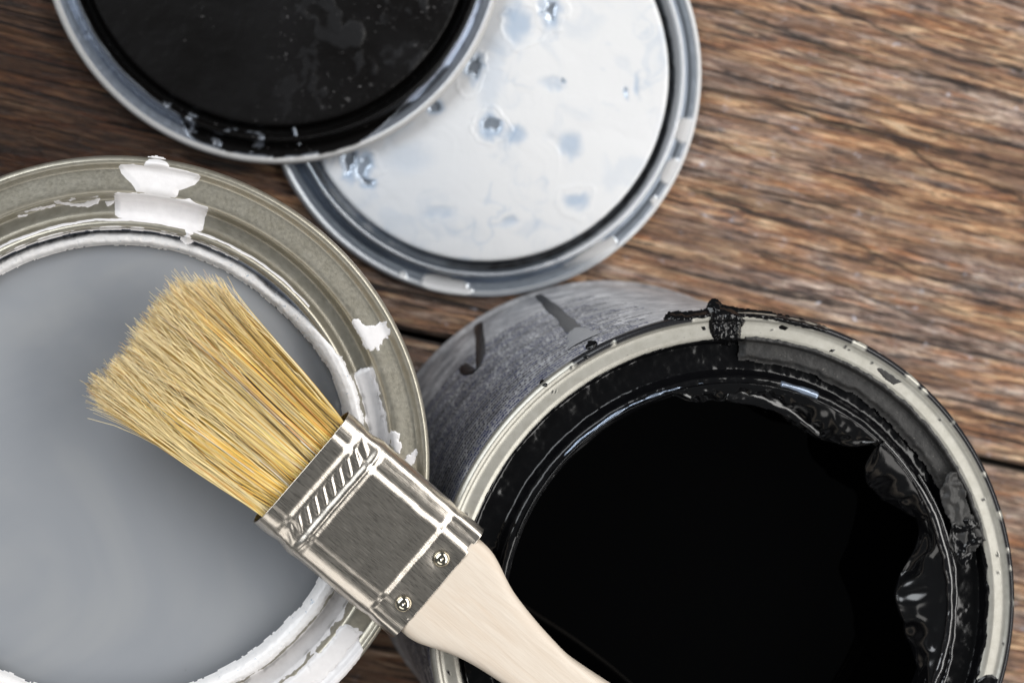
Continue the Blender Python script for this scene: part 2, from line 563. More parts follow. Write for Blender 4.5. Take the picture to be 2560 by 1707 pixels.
# rim profile from the outer seam to the neck (r, z below/above the rim plane)
def rimprof(R, lip, band, groove, val=1.0):
    return [(R - 1.2, -4.2), (R - 0.3, -3.4), (R - 0.05, -2.0), (R - 0.35, -0.7), (R - 1.2, 0.0), (R - 2.1, -0.25), (R - 2.7, -0.6 - 0.4 * val), (R - 3.6, -0.7 - 0.9 * val),
            (R - 5.5, -0.8 - 0.7 * val), (band + 1.6, -1.0 - 0.25 * val), (band + 0.5, -1.6), (band - 0.1, -2.6), (band - 0.5, -4.8), (band - 1.3, -6.1), (groove + 2.0, -6.2), (groove + 0.9, -5.6),
            (groove + 0.1, -4.2), (groove - 0.5, -3.2), (groove - 1.1, -2.8), (lip + 0.6, -2.9), (lip + 0.1, -3.4), (lip - 0.1, -4.5), (lip - 0.15, -9), (lip - 0.1, -12)]


def can_common(root, R, prof, bodymat, ringmat, ring_attr=None):
    lathe('rim', smoothprof(prof, 5), 720, ringmat, root, attrs_fn=ring_attr)
    b = [(R - 1.2, CH - CH - 4.0), (R - 1.25, -8), (R - 1.25, -CH + 6), (R - 0.9, -CH + 4), (R - 0.2, -CH + 3), (R, -CH + 1.5), (R - 0.3, -CH + 0.2), (R - 2, -CH + 0.0), (R - 4, -CH + 3)]
    lathe('can_body', np.array(b), 360, bodymat, root)
    i = [(R - 2.0, -3.5), (R - 2.0, -CH + 4), (0.01, -CH + 4)]
    lathe('inner_wall', np.array(i), 180, wall.m, root)


# ---------- left can, white/grey paint
canL = thing('paint_can', 'open tin of light grey paint with an olive rim and white drips', 'paint can', (LC[0], LC[1], CH), 'open paint cans on the table')
lp = rimprof(LR, 62.4, 71.0, 64.8)
# the neck below the lip is a separate darker wall
can_common(canL, LR, lp, darklabel.m, olive.m)
zL = ztab(smoothprof(lp, 5)[10:-12])
lathe('neck', [(62.7, -3.6), (62.2, -4.6), (61.2, -8.0), (60.6, -11)], 360, neck.m, canL)
LV = -8.6
tt = np.linspace(0, 2 * np.pi, 240, endpoint=False)
rr = np.array([0.01, 20, 40, 55, 64, 72, 77, 78.9])
V = np.stack([(rr[:, None] * np.cos(tt)), (rr[:, None] * np.sin(tt)), LV + 0.9 * sstep(75, 79, rr)[:, None] + 0 * tt[None]], -1).reshape(-1, 3)
mesh('liquid_paint', V, gridfaces(len(rr), 240, True), liquid.m, canL)


def polyL(zx, zy, sc, lst, z=CH - 1.5): return pts(zx, zy, sc, lst, z) - LC


def pdf(P): return lambda X, Y, r, t: sdf_poly(P, X, Y)


def psheet(root, P, zf, thick, edge, mat, pad=1.0, step=0.22, rlim=(0, 1e3), name='dried_paint', **kw):
    r = np.hypot(P[:, 0], P[:, 1]); a = np.degrees(np.arctan2(P[:, 1], P[:, 0]))
    if a.max() - a.min() > 180: a = np.where(a < 0, a + 360, a)
    return sheet(name, None, zf, max(r.min() - pad, rlim[0]), min(r.max() + pad, rlim[1]), a.min() - pad, a.max() + pad, step, pdf(P), thick, edge, mat, root, **kw)


A = polyL(0, 360, 4.2, [(1250, 240), (1270, 215), (1400, 212), (1520, 236), (1650, 245), (1780, 250), (1950, 285), (2080, 322), (2098, 345), (2085, 380), (2040, 430), (1960, 465), (1880, 490), (1862, 540), (1840, 562), (1700, 548), (1560, 518), (1435, 500), (1410, 450), (1385, 410), (1330, 365), (1275, 310)])
psheet(canL, A, zL, 0.38, 1.7, white.m, lump=0.12, lsc=4, seed=3, jag=0.2, jsc=3)
A = polyL(0, 360, 4.2, [(1510, 225), (1530, 190), (1570, 160), (1640, 152), (1700, 168), (1750, 195), (1775, 230), (1770, 255), (1640, 262), (1520, 250)], CH - 0.3)
psheet(canL, A, zL, 0.6, 1.6, white.m, seed=4, lump=0.05)
A = polyL(0, 360, 4.2, [(1203, 520), (1235, 506), (1400, 512), (1560, 524), (1850, 570), (1920, 580), (1985, 570), (2030, 605), (2180, 665), (2182, 700), (2150, 790), (2128, 900), (2105, 920), (1900, 882), (1600, 812), (1250, 776), (1205, 740), (1212, 620)], CH - 4.0)
psheet(canL, A, zL, 0.42, 1.6, white.m, lump=0.1, lsc=4, seed=5, jag=0.2, jsc=3)
A = polyL(0, 360, 4.2, [(1940, 895), (2025, 925), (2030, 945), (1985, 965), (2010, 985), (2010, 1015), (1960, 1025), (1925, 995), (1935, 965), (1965, 955)], CH - 2.6)
psheet(canL, A, zL, 0.5, 0.7, white.m, seed=6)
A = polyL(820, 680, 3.137, [(195, 395), (215, 360), (245, 385), (300, 428), (370, 420), (450, 402), (480, 450), (497, 500), (470, 520), (440, 505), (415, 560), (390, 605), (330, 620), (295, 580), (255, 510)])
psheet(canL, A, zL, 0.22, 0.35, white.m, jag=0.9, jsc=1.3, seed=7, step=0.16)
A = polyL(820, 680, 3.137, [(485, 1210), (520, 1250), (555, 1270), (545, 1310), (575, 1360), (555, 1420), (520, 1400), (490, 1360), (480, 1290)])
psheet(canL, A, zL, 0.2, 0.35, white.m, jag=0.7, jsc=1.2, seed=8, step=0.16)
A = polyL(820, 680, 3.137, [(600, 1470), (690, 1400), (710, 1410), (670, 1490), (640, 1520), (610, 1510)])
psheet(canL, A, zL, 0.15, 0.3, white.m, jag=0.9, jsc=1.0, seed=9, step=0.16)
# thin dry-brushed streaks in the groove, top left
for sd, lst in ((11, [(565, 600), (620, 590), (660, 620), (740, 630), (880, 620), (1000, 580), (1050, 575), (1030, 630), (920, 665), (860, 660), (760, 650), (690, 640), (600, 625)]),
                (12, [(260, 715), (420, 668), (575, 640), (570, 655), (420, 688), (265, 722)]),
                (13, [(720, 590), (785, 558), (790, 578), (730, 602)]),
                (14, [(1110, 610), (1195, 600), (1190, 625), (1120, 660)]),
                (15, [(185, 762), (285, 742), (285, 752), (190, 770)]),
                (16, [(930, 565), (1045, 535), (1040, 548), (940, 572)])):
    psheet(canL, polyL(0, 360, 4.2, lst, CH - 4.5), zL, 0.10, 0.2, white.m, jag=0.35, jsc=0.8, seed=sd, step=0.12)

# pool of paint filling the groove on the right and round the near side
a0 = ang(LC, at([820 + 260 / 3.137], [680 + 790 / 3.137], CH - 4))[0]     # where the pool begins


def arc(c0, c1, r0, r1):
    c0, c1 = math.radians(c0), math.radians(c1)

    def f(X, Y, r, t):
        return np.minimum(np.minimum((t - c0) * 65, (c1 - t) * 65), np.minimum(r - r0, r1 - r))
    return f


zpool = lambda r: np.maximum(zL(r), -5.6)
sheet('dried_paint', None, zpool, 64.0, 71.6, -165, a0 + 3, 0.25, arc(-163, a0, 65.6, 70.5), 0.35, 0.8, white.m, canL, jag=0.8, jsc=2.2, lump=0.2, lsc=4, seed=21)
a1 = ang(LC, at([560 + 1090 / 3.459], [1400 + 560 / 3.459], CH - 1.5))[0]
a2 = ang(LC, at([560 + 1205 / 3.459], [1400 + 745 / 3.459], CH - 1.5))[0]
sheet('dried_paint', None, zL, 70.0, 78.6, -170, a1 + 4, 0.25, arc(-168, a1, 71.5, 77.4), 0.4, 0.9, white.m, canL, jag=1.5, jsc=2.6, lump=0.15, lsc=4, seed=22)
sheet('dried_paint', None, zL, 76.5, LR - 0.05, -170, a2 + 4, 0.22, arc(-168, a2, 76.8, LR - 0.2), 0.25, 0.6, white.m, canL, jag=2.2, jsc=3.2, lump=0.15, lsc=4, seed=23)


# crust round the opening: heavy at the right and near side, a low ragged line at the far side
nr, nt = 40, 2000
r = np.linspace(57.2, 66.0, nr)[:, None] + np.zeros(nt)[None]
t = np.linspace(-math.pi * 0.6, math.pi * 1.4, nt)[None] + np.zeros(nr)[:, None]
X, Y = r * np.cos(t), r * np.sin(t)
td = np.degrees(t)
far = sstep(22, 50, td) * sstep(222, 200, td)
cw = lambda q, sd: fbm(np.cos(t) * q, np.sin(t) * q, seed=sd)
outer = 64.1 * (1 - far) + 61.25 * far + 0.45 * cw(12, 33) + 0.4 * far * np.maximum(0, cw(5, 38))
inner = 60.4 * (1 - far) + 58.5 * far + 0.45 * cw(10, 34)
s = np.minimum(outer - r, r - inner) + 0.22 * fbm(X / 0.9, Y / 0.9, seed=35, oct=3) + 0.45 * (1 - far) * np.minimum(0.1, fbm(X / 3.0, Y / 3.0, seed=39, oct=2)) * 1.2
mid = 0.5 * (outer + inner); wd_ = 0.5 * (outer - inner)
q = np.clip((r - mid) / wd_, -1.2, 1.2)
znear = np.interp(r, [57, 59.6, 60.8, 62.0, 63.2, 64.4, 65.2, 66], [-6.5, -4.6, -2.9, -2.0, -1.75, -2.0, -2.5, -3.4])
zfar = -6.6 + 1.2 * np.sqrt(np.clip(1 - q ** 2, 0, 1)) - 0.3
z = znear * (1 - far) + zfar * far + 0.28 * sstep(0, 0.8, s) * (1 + (0.6 + 0.6 * far) * fbm(X / 1.7, Y / 1.7, seed=36)) - 1.2 * (1 - sstep(-0.5, 0.1, s))
V = np.stack([X, Y, z], -1).reshape(-1, 3)
Fc = gridfaces(nr, nt, keep=(s > -0.4))
V, Fc, _ = prune(V, Fc)
mesh('paint_crust', V, Fc, crust.m, canL)
# thin white line dried along the top edge of the lip, far side
sheet('dried_paint', None, zL, 63.6, 65.4, 40, 200, 0.14, lambda X, Y, r, t: 0.24 - np.abs(r - 64.6 - 0.25 * fbm(np.cos(t) * 12, np.sin(t) * 12, seed=41)) + 0.12 * fbm(X / 2, Y / 2, seed=42), 0.15, 0.2, white.m, canL, seed=43, bury=0.3)
sheet('dried_paint', None, zL, 61.9, 63.4, 60, 200, 0.14, lambda X, Y, r, t: 0.05 - np.abs(r - 62.7) + 0.35 * fbm(X / 3, Y / 3, seed=46), 0.12, 0.2, white.m, canL, seed=47, bury=0.3)


# ---------- printed text, wrapped on a can side
def text_mesh(s, size):
    c = bpy.data.curves.new('tmp', 'FONT')
    c.body = s; c.size = size; c.resolution_u = 1; c.offset = 0.028 * size
    o = bpy.data.objects.new('tmp', c)
    me = bpy.data.meshes.new_from_object(o)
    n = len(me.vertices)
    V = np.zeros(n * 3); me.vertices.foreach_get('co', V)
    Fs = [list(p.vertices) for p in me.polygons]
    bpy.data.objects.remove(o); bpy.data.curves.remove(c); bpy.data.meshes.remove(me)
    return V.reshape(-1, 3), Fs


def wrap_text(lines, R, a_start, z0, dz, size, mat, root, name='label_text'):
    VV, FF, n = [], [], 0
    for k, (s, a_off) in enumerate(lines):
        if not s: continue
        V, Fs = text_mesh(s, size)
        th = math.radians(a_start + a_off) + V[:, 0] / R
        VV.append(np.c_[R * np.cos(th), R * np.sin(th), z0 - k * dz + V[:, 1]])
        FF += [[i + n for i in f] for f in Fs]; n += len(V)
    if VV: return mesh(name, np.vstack(VV), FF, mat, root, smooth=False)


wrap_text([('precauciones', 0), ('conservar con minuciosidad', -6)], LR - 1.25 + 0.05, 106, -9.5, 4.5, 3.4, paleprint.m, canL)

# ---------- right can, black paint
canB = thing('paint_can', 'open tin of black paint with torn dried paint skin around its opening', 'paint can', (BC[0], BC[1], CH), 'open paint cans on the table')
bp = rimprof(BR, 62.2, 74.6, 65.2, 0.35)
zB = ztab(smoothprof(bp, 5)[10:-12])


def flakes(r, z, t):
    a = np.degrees(t); a = np.where(a > 180, a - 360, a)
    # the outer seam keeps most of its black coat on the far right, little on the left
    right = sstep(108, 96, a) * sstep(-60, -10, a)
    left = sstep(97, 103, a) * sstep(140, 112, a)
    cov = 0.62 * right + 0.72 * left
    n = 0.5 + 0.75 * fbm(np.cos(t) * 16 + 3, np.sin(t) * 16, z / 2.2, seed=61, oct=5)
    edge = sstep(BR - 2.3, BR - 1.7, r)
    p = sstep(-0.03, 0.03, cov - n) * edge
    n2 = fbm(r * np.cos(t) / 2.2, r * np.sin(t) / 2.2, seed=66, oct=3)
    p = np.maximum(p, sstep(0.60, 0.63, n2) * (r > 77.5) * (r < BR - 2))
    return {'paint': p}


can_common(canB, BR, bp, label.m, pale.m, flakes)


def polyB(zx, zy, sc, lst, z=CH - 1.5): return pts(zx, zy, sc, lst, z) - BC


# glossy black coat in the groove and over the lip, all the way round
def coat(X, Y, r, t):
    o = 75.0 + 0.35 * fbm(np.cos(t) * 20, np.sin(t) * 20, seed=71)
    return np.minimum(o - r, r - 61.6)


sheet('dried_paint', None, zB, 61.4, 77.6, -180, 180, 0.36, coat, 0.5, 0.5, gloss.m, canB, jag=0.25, jsc=1.5, lump=0.85, lsc=5.0, seed=72)
lathe('neck', [(62.6, -3.2), (62.0, -5.0), (61.9, -9), (61.8, -13)], 360, film.m, canB)
# matte dusty skin on the far right half of the groove
P1 = at([1560 + 1205 / 4.055, 2000 + 1430 / 3.734], [720 + 700 / 4.055, 960 + 790 / 3.734], CH - 2)
s0, s1 = ang(BC, P1)
sheet('paint_skin', None, lambda r: np.maximum(zB(r), -4.2) + 0.0 * r, 66.5, 78.4, s1 - 20, s0 + 2, 0.24,
      lambda X, Y, r, t: np.minimum(np.minimum(75.7 + 0.3 * fbm(np.cos(t) * 30, np.sin(t) * 30, seed=74) - r, r - 69.6 - 0.6 * fbm(np.cos(t) * 20, np.sin(t) * 20, seed=75)), np.minimum(math.radians(s0) - t, t - math.radians(s1 - 17)) * 70),
      0.9, 1.0, skin.m, canB, jag=0.3, jsc=1.2, lump=0.10, lsc=2.0, seed=76)
# clot of black paint over the rim at the far side
A = polyB(1560, 720, 4.055, [(860, 330), (905, 260), (880, 205), (905, 160), (945, 140), (990, 160), (1000, 195), (1080, 205), (1150, 240), (1230, 335), (1205, 380), (1190, 450), (1195, 600), (1120, 610), (1000, 590), (905, 575), (920, 510), (890, 470), (870, 400)], CH - 0.5)
psheet(canB, A, lambda r: np.where(r > BR - 0.3, -0.9 - 0.6 * (r - BR + 0.3), zB(r)), 1.0, 0.9, gloss.m, jag=0.5, jsc=1.2, lump=0.7, lsc=1.3, seed=77, name='paint_clot')
A = polyB(1560, 720, 4.055, [(430, 318), (480, 270), (560, 265), (650, 268), (760, 255), (860, 235), (900, 260), (890, 290), (760, 300), (640, 318), (520, 330)], CH - 1.0)
psheet(canB, A, lambda r: np.where(r > BR - 0.4, -1.2 - 0.8 * (r - BR + 0.4), zB(r)), 0.5, 0.5, gloss.m, jag=0.3, jsc=0.8, lump=0.6, lsc=1.0, seed=78, name='paint_clot')
A = polyB(1560, 720, 4.055, [(1000, 200), (1120, 215), (1250, 240), (1450, 262), (1800, 335), (2050, 420), (2040, 450), (1780, 390), (1500, 320), (1250, 290), (1100, 270)], CH - 1.0)
psheet(canB, A, lambda r: np.where(r > BR - 0.4, -1.2 - 0.8 * (r - BR + 0.4), zB(r)), 0.35, 0.5, gloss.m, jag=0.35, jsc=1.0, lump=0.6, lsc=1.0, seed=79, name='paint_clot')
# loose flakes on the pale band
for sd, lst, o in ((81, [(1565, 390), (1590, 375), (1660, 400), (1630, 425), (1570, 410)], 0), (82, [(2075, 640), (2095, 622), (2135, 625), (2110, 645)], 0), (83, [(780, 395), (815, 390), (825, 420), (795, 425)], 0)):
    psheet(canB, polyB(1560, 720, 4.055, lst), zB, 0.12, 0.2, gloss.m, seed=sd, step=0.1, name='paint_flake')
psheet(canB, polyB(1900, 500, 1.96, [(570, 826), (590, 824), (640, 855), (690, 890), (650, 905), (600, 865)]), zB, 0.12, 0.2, skin.m, seed=84, step=0.12, jag=0.3, jsc=1, name='paint_flake')
psheet(canB, polyB(2100, 1300, 3.852, [(1310, 1540), (1400, 1485), (1460, 1480), (1505, 1520), (1500, 1600), (1310, 1600)]), zB, 0.4, 0.6, gloss.m, seed=85, step=0.15, name='paint_flake')
psheet(canB, polyB(2100, 1300, 3.852, [(1350, 915), (1375, 890), (1400, 940), (1405, 1010), (1385, 1070), (1355, 1070), (1385, 1020), (1380, 960)]), zB, 0.1, 0.15, gloss.m, seed=86, step=0.09, name='paint_flake')
psheet(canB, polyB(560, 1400, 3.459, [(2045, 920), (2070, 905), (2090, 925), (2095, 975), (2060, 985), (2042, 960)]), zB, 0.12, 0.2, gloss.m, seed=87, step=0.1, name='paint_flake')
# seam on the left of the rim: black spots
for sd, (x, y, rr_) in enumerate(((1012, 785, 14), (1345, 520, 18), (1300, 590, 12))):
    A = polyB(1000, 680, 2.8, [(x - rr_ * 1.6, y + rr_ * .7), (x - rr_ * .4, y - rr_), (x + rr_ * 1.4, y - rr_ * .8), (x + rr_ * .8, y + rr_ * .9)], CH - 1)
    psheet(canB, A, lambda r: np.where(r > BR - 0.4, -1.2 - 0.8 * (r - BR + 0.4), zB(r)), 0.2, 0.3, gloss.m, seed=90 + sd, step=0.1, jag=0.4, jsc=1, name='paint_flake')


# exposed blue-grey tin on the lip, far left
def lipsheen(c0, c1, r0, r1, seed):
    def f(X, Y, r, t):
        return np.minimum(arc(c0, c1, r0, r1)(X, Y, r, t), 9) + 0.7 * fbm(np.cos(t) * 12, r / 1.5, seed=seed)
    return f


q0 = ang(BC, at([1040 + 1520 / 4.127, 1560 + 830 / 4.055], [860 + 1300 / 4.127, 720 + 1000 / 4.055], CH - 3))
m = M('bluish_bare_tin'); bluetin = m
m.set(Base_Color=(0.30, 0.36, 0.46, 1), Metallic=0.7, Roughness=0.3)
sheet('bare_metal', None, zB, 62.5, 64.6, q0[1] - 3, q0[0] + 3, 0.15, lipsheen(q0[1], q0[0], 62.9, 64.1, 95), 0.95, 0.8, bluetin.m, canB, seed=96, bury=0.3)
q1 = ang(BC, at([1560 + 1950 / 4.055, 1560 + 1570 / 4.055], [720 + 1130 / 4.055, 720 + 990 / 4.055], CH - 3))
sheet('bare_metal', None, zB, 62.5, 65.6, q1[0] - 2, q1[1] + 2, 0.15, lipsheen(q1[0], q1[1], 62.9, 65.2, 97), 1.0, 0.8, bluetin.m, canB, seed=98, bury=0.3)

# black liquid far below
V = np.stack([(rr[:, None] * np.cos(tt)) * 1.02, (rr[:, None] * np.sin(tt)) * 1.02, -34 + 1.2 * sstep(75, 79, rr)[:, None] + 0 * tt[None]], -1).reshape(-1, 3)
mesh('liquid_paint', V, gridfaces(len(rr), 240, True), ink.m, canB)


# torn skin hanging from the lip: sheets between the lip and a ragged inner edge
def hanging(c0, c1, drop, reach, seed, name='hanging_skin', n=150, k=22, crumple=1.6, top=-2.0):
    th = np.radians(np.linspace(c0, c1, n))[:, None] + np.zeros(k)[None]
    u = np.linspace(0, 1, k)[None] + np.zeros(n)[:, None]
    e = np.linspace(0, 1, n)[:, None]
    env = np.sqrt(np.clip(np.sin(np.pi * e), 0, 1))
    rag = 0.7 + 0.4 * fbm(e * 4, e * 0 + seed, seed=seed, oct=3)
    L = np.clip(reach(e) * env * (0.55 + 0.45 * rag), 0.4, None)
    r = 63.2 - L * u - 0.2
    z = top - drop(e) * env * (u ** 1.3)
    w = crumple * u * (1.15 - u * 0.5)
    fold = 1 - 2 * np.sqrt(fbm(e * 6 + 0.5 * u, u * 1.2, seed=seed + 4, oct=2) ** 2 + 0.004)
    z = z + w * (fold - 0.5) + 0.15 * w * fbm(e * 9, u * 2, seed=seed + 5, oct=1)
    r = r + 0.6 * w * fbm(e * 5, u * 1.5, seed=seed + 6, oct=2)
    V = np.stack([r * np.cos(th), r * np.sin(th), z], -1).reshape(-1, 3)
    o = mesh(name, V, gridfaces(n, k), film.m, canB)
    so = o.modifiers.new('thick', 'SOLIDIFY'); so.thickness = 0.00025
    return o


def cang(px, py): return ang(BC, at([px], [py], CH - 3))[0]


d0 = cang(2100 + 960 / 3.852, 1300 + 1300 / 3.852) - 8
d1 = cang(2100 + 700 / 3.852, 1300 - 40)
hanging(d0 - 6, d1, lambda e: 8 + 0 * e, lambda e: 12 * np.exp(-((e - 0.5) / 0.22) ** 2) + 4.0, 101, crumple=3.4)
d2 = cang(2000 + 800 / 3.734, 960 + 500 / 3.734)
hanging(d1 - 6, d2, lambda e: 9 + 0 * e, lambda e: 7 + 6 * e, 111, crumple=1.1)
d3 = cang(1560 + 1500 / 4.055, 720 + 1000 / 4.055)
hanging(d2 + 1.0, d3 + 2, lambda e: 9 + 0 * e, lambda e: 11 + 0 * e, 121, crumple=2.6)
d4 = cang(1560 + 500 / 4.055, 720 + 1130 / 4.055)
hanging(d3, d4, lambda e: 4 + 0 * e, lambda e: 6.5 + 0 * e, 131, crumple=1.2)
hanging(d4 - 4, cang(1260, 1330), lambda e: 4 + 0 * e, lambda e: 2.4 + 0 * e, 141, crumple=0.7)
# a strip stretched like a chord across the far right of the opening
pA = at([1560 + 1050 / 4.055], [720 + 1060 / 4.055], CH - 4)[0] - BC
pB = at([1560 + 1990 / 4.055], [720 + 1480 / 4.055], CH - 6)[0] - BC
n, k = 60, 10
e = np.linspace(0, 1, n)[:, None]; u = np.linspace(-1, 1, k)[None]
dv = (pB - pA); nv = np.array([-dv[1], dv[0]]) / np.linalg.norm(dv)
cxy = pA[None, None] + e[..., None] * dv + nv * (2.2 * np.sin(np.pi * e) + u * (2.3 - 1.5 * e) + 0.5 * fbm(e * 6, u + 3, seed=150))[..., None]
zz = -4.2 - 3.0 * e + 0 * u + 0.7 * np.cos(u * 1.6) + 0.5 * fbm(e * 5, u * 1.5, seed=151)
o = mesh('hanging_skin', np.concatenate([cxy, zz[..., None]], -1).reshape(-1, 3), gridfaces(n, k), film.m, canB)
o.modifiers.new('thick', 'SOLIDIFY').thickness = 0.0003


# glossy raised roll of paint along the lip on the right
def roll(c0, c1, r0, rad, seed, mat, name='paint_roll', z0=-1.9, wob=0.7):
    n, k = 260, 12
    e = np.linspace(0, 1, n)[:, None]
    th = np.radians(c0 + (c1 - c0) * e)
    f = np.linspace(0, 2 * np.pi, k, endpoint=False)[None]
    rd = rad * (1 + 0.45 * fbm(e * 14, e * 0, seed=seed)) * np.sin(np.pi * np.clip(e * 0.98 + 0.01, 0, 1)) ** 0.25
    kink = wob * fbm(e * 11, e * 0 + 2, seed=seed + 1, oct=3) * sstep(1.0, 0.35, e)
    r = r0 + kink + rd * np.cos(f); z = z0 + 0.4 * wob * fbm(e * 13, e * 0, seed=seed + 2) + rd * np.sin(f)
    V = np.stack([r * np.cos(th), r * np.sin(th), z], -1).reshape(-1, 3)
    mesh(name, V, gridfaces(n, k, True), mat, canB)




# crumpled flap on the right of the groove
def flap(poly, z, seed, mat, amp=1.6, name='paint_flap'):
    P = polyB(*poly, z=CH + z)
    lo, hi = P.min(0), P.max(0)
    g = np.stack(np.meshgrid(np.linspace(lo[0], hi[0], 60), np.linspace(lo[1], hi[1], 60), indexing='ij'), -1)
    s = sdf_poly(P, g[..., 0], g[..., 1]) + 0.3 * fbm(g[..., 0] / 1.5, g[..., 1] / 1.5, seed=seed)
    fo = 1 - 2 * np.abs(fbm(g[..., 0] / 5, g[..., 1] / 4, seed=seed + 1, oct=2))
    zz = z + amp * fo * 0.6 + 0.25 * fbm(g[..., 0] / 1.5, g[..., 1] / 1.5, seed=seed + 2)
    V = np.concatenate([g, zz[..., None]], -1).reshape(-1, 3)
    Fc = gridfaces(60, 60, keep=(s > 0.0))
    V, Fc, _ = prune(V, Fc)
    o = mesh(name, V, Fc, mat, canB)
    o.modifiers.new('thick', 'SOLIDIFY').thickness = 0.0003


flap((2000, 960, 3.734, [(1380, 830), (1445, 815), (1490, 930), (1530, 990), (1535, 1060), (1560, 1160), (1570, 1200), (1690, 1300), (1685, 1360), (1690, 1440), (1620, 1540), (1560, 1568), (1450, 1600), (1380, 1480), (1420, 1330), (1340, 1150), (1300, 1000)]), -1.6, 181, skin.m)
flap((2100, 1300, 3.852, [(1060, 30), (1250, -20), (1350, 60), (1360, 170), (1290, 280), (1230, 380), (1200, 450), (1150, 420), (1100, 300)]), -1.2, 191, gloss.m, 1.8)

m = M('wet_black_roll'); wet = m
m.set(Base_Color=(0.004, 0.004, 0.005, 1), Roughness=0.13, Specular_IOR_Level=1.0)
roll(d0 - 12, d2, 63.5, 1.15, 161, wet.m, wob=0.55)
roll(d0 - 20, d1 + 6, 65.3, 0.7, 171, wet.m, wob=1.0)

# printed side of the black can
RB = BR - 1.25
words = ('recomandon la botin ne plisur solvend per olem dipin su metal ligne e mur aplicar con penel o rodil sec al tact en dos oras lavar los utensil con agua '
         'agitar ben antes de usar no mezclar con otro product conservar en lugar fresc y sec rendiment doce metros por litr capa fina diluir poco').split()
rg = np.random.default_rng(5)


def line(nch):
    s = ''
    while len(s) < nch: s += words[rg.integers(len(words))] + ' '
    return s


aL = ang(BC, at([1143], [1240], CH - 3))[0]
rows = [(line(int(rg.uniform(110, 150))), rg.uniform(0, 12)) for _ in range(34)]
pick = rg.random(34)
wrap_text([r_ if p < 0.45 else ('', 0) for r_, p in zip(rows, pick)], RB + 0.08, 98, -8.8, 3.2, 2.7, blueprint.m, canB)
wrap_text([r_ if p >= 0.45 else ('', 0) for r_, p in zip(rows, pick)], RB + 0.08, 98, -8.8, 3.2, 2.7, darkprint.m, canB)


# drips on the side: strokes given as (angle, height, half width)
def side_px(px, py):
    """photo point -> (angle, z below rim) on the can side facing the camera"""
    d = np.array([px - CX, py - CY, F]); dx, dy, dz = d @ E_X, -(d @ E_Y), -(d @ D_AX)
    A_, B_, C_ = dx * dx + dy * dy, -2 * (dx * BC[0] + dy * BC[1]), BC @ BC - RB * RB
    k = (-B_ - math.sqrt(max(B_ * B_ - 4 * A_ * C_, 0))) / (2 * A_)
    x, y, z = dx * k, dy * k, CAM_H + dz * k
    return math.atan2(y - BC[1], x - BC[0]), z - CH


def stroke(pxs, hw, mat, seed):
    q = np.array([side_px(*p) for p in pxs]); q[:, 0] *= RB
    q[:, 0] = np.where(q[:, 0] < 0, q[:, 0] + 2 * np.pi * RB, q[:, 0])
    tq = np.linspace(0, 1, len(q)); tn = np.linspace(0, 1, 60)
    C = np.c_[np.interp(tn, tq, q[:, 0]), np.interp(tn, tq, q[:, 1])]
    for _ in range(3): C[1:-1] = (C[:-2] + 2 * C[1:-1] + C[2:]) / 4
    w = np.interp(tn, np.linspace(0, 1, len(hw)), hw) * (1 + 0.25 * fbm(tn * 9, tn * 0, seed=seed))
    T = np.gradient(C, axis=0); T /= np.linalg.norm(T, axis=1)[:, None] + 1e-9
    N = np.c_[-T[:, 1], T[:, 0]]
    us = np.linspace(-1, 1, 7)
    G = C[:, None] + N[:, None] * (us[None] * w[:, None])[..., None]
    rad = RB + 0.35 * np.sqrt(1 - (us ** 2) * 0.98)[None] + 0 * tn[:, None] - 0.05
    th = G[..., 0] / RB
    V = np.stack([rad * np.cos(th), rad * np.sin(th), G[..., 1]], -1).reshape(-1, 3)
    mesh('paint_drip', V, gridfaces(60, 7), mat, canB)


stroke([(1195, 810), (1200, 850), (1202, 885), (1198, 915), (1186, 928), (1174, 930), (1162, 922), (1156, 915)], [1.7, 1.8, 1.6, 1.6, 2.0, 1.8], drip.m, 201)
stroke([(1345, 738), (1375, 765), (1410, 797), (1435, 825)], [1.3, 1.8, 2.2, 2.4], drip.m, 202)
stroke([(1435, 823), (1450, 840), (1462, 852)], [2.2, 4.5, 6.0], greydrip.m, 203)

# ------------------------------------------------------------------ lids
def lidprof(R):
    return [(R - 3.2, 0.1), (R - 1.2, 0.0), (R - 0.2, 0.5), (R, 1.4), (R - 0.3, 2.4), (R - 1.0, 2.9), (R - 1.8, 2.7), (R - 2.3, 2.5), (R - 3.6, 2.45), (R - 5.0, 2.1), (R - 6.0, 1.4), (R - 6.4, 1.7), (R - 6.8, 5.0), (R - 7.4, 7.6), (R - 8.2, 7.8), (R - 8.7, 6.8),
            (R - 9.0, 2.0), (R - 9.6, 0.8), (R - 11.2, 0.8), (R - 11.7, 2.2), (R - 12.1, 4.2), (R - 13.0, 5.0), (R - 16, 5.1)]


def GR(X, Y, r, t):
    # shade and dark reflection of the groove painted into its colour, stronger right
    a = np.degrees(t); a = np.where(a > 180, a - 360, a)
    return 0.35 + 0.6 * sstep(-125, -85, a) * sstep(170, 100, a) + 0.15 * sfb(X / 4, Y / 4, 331)


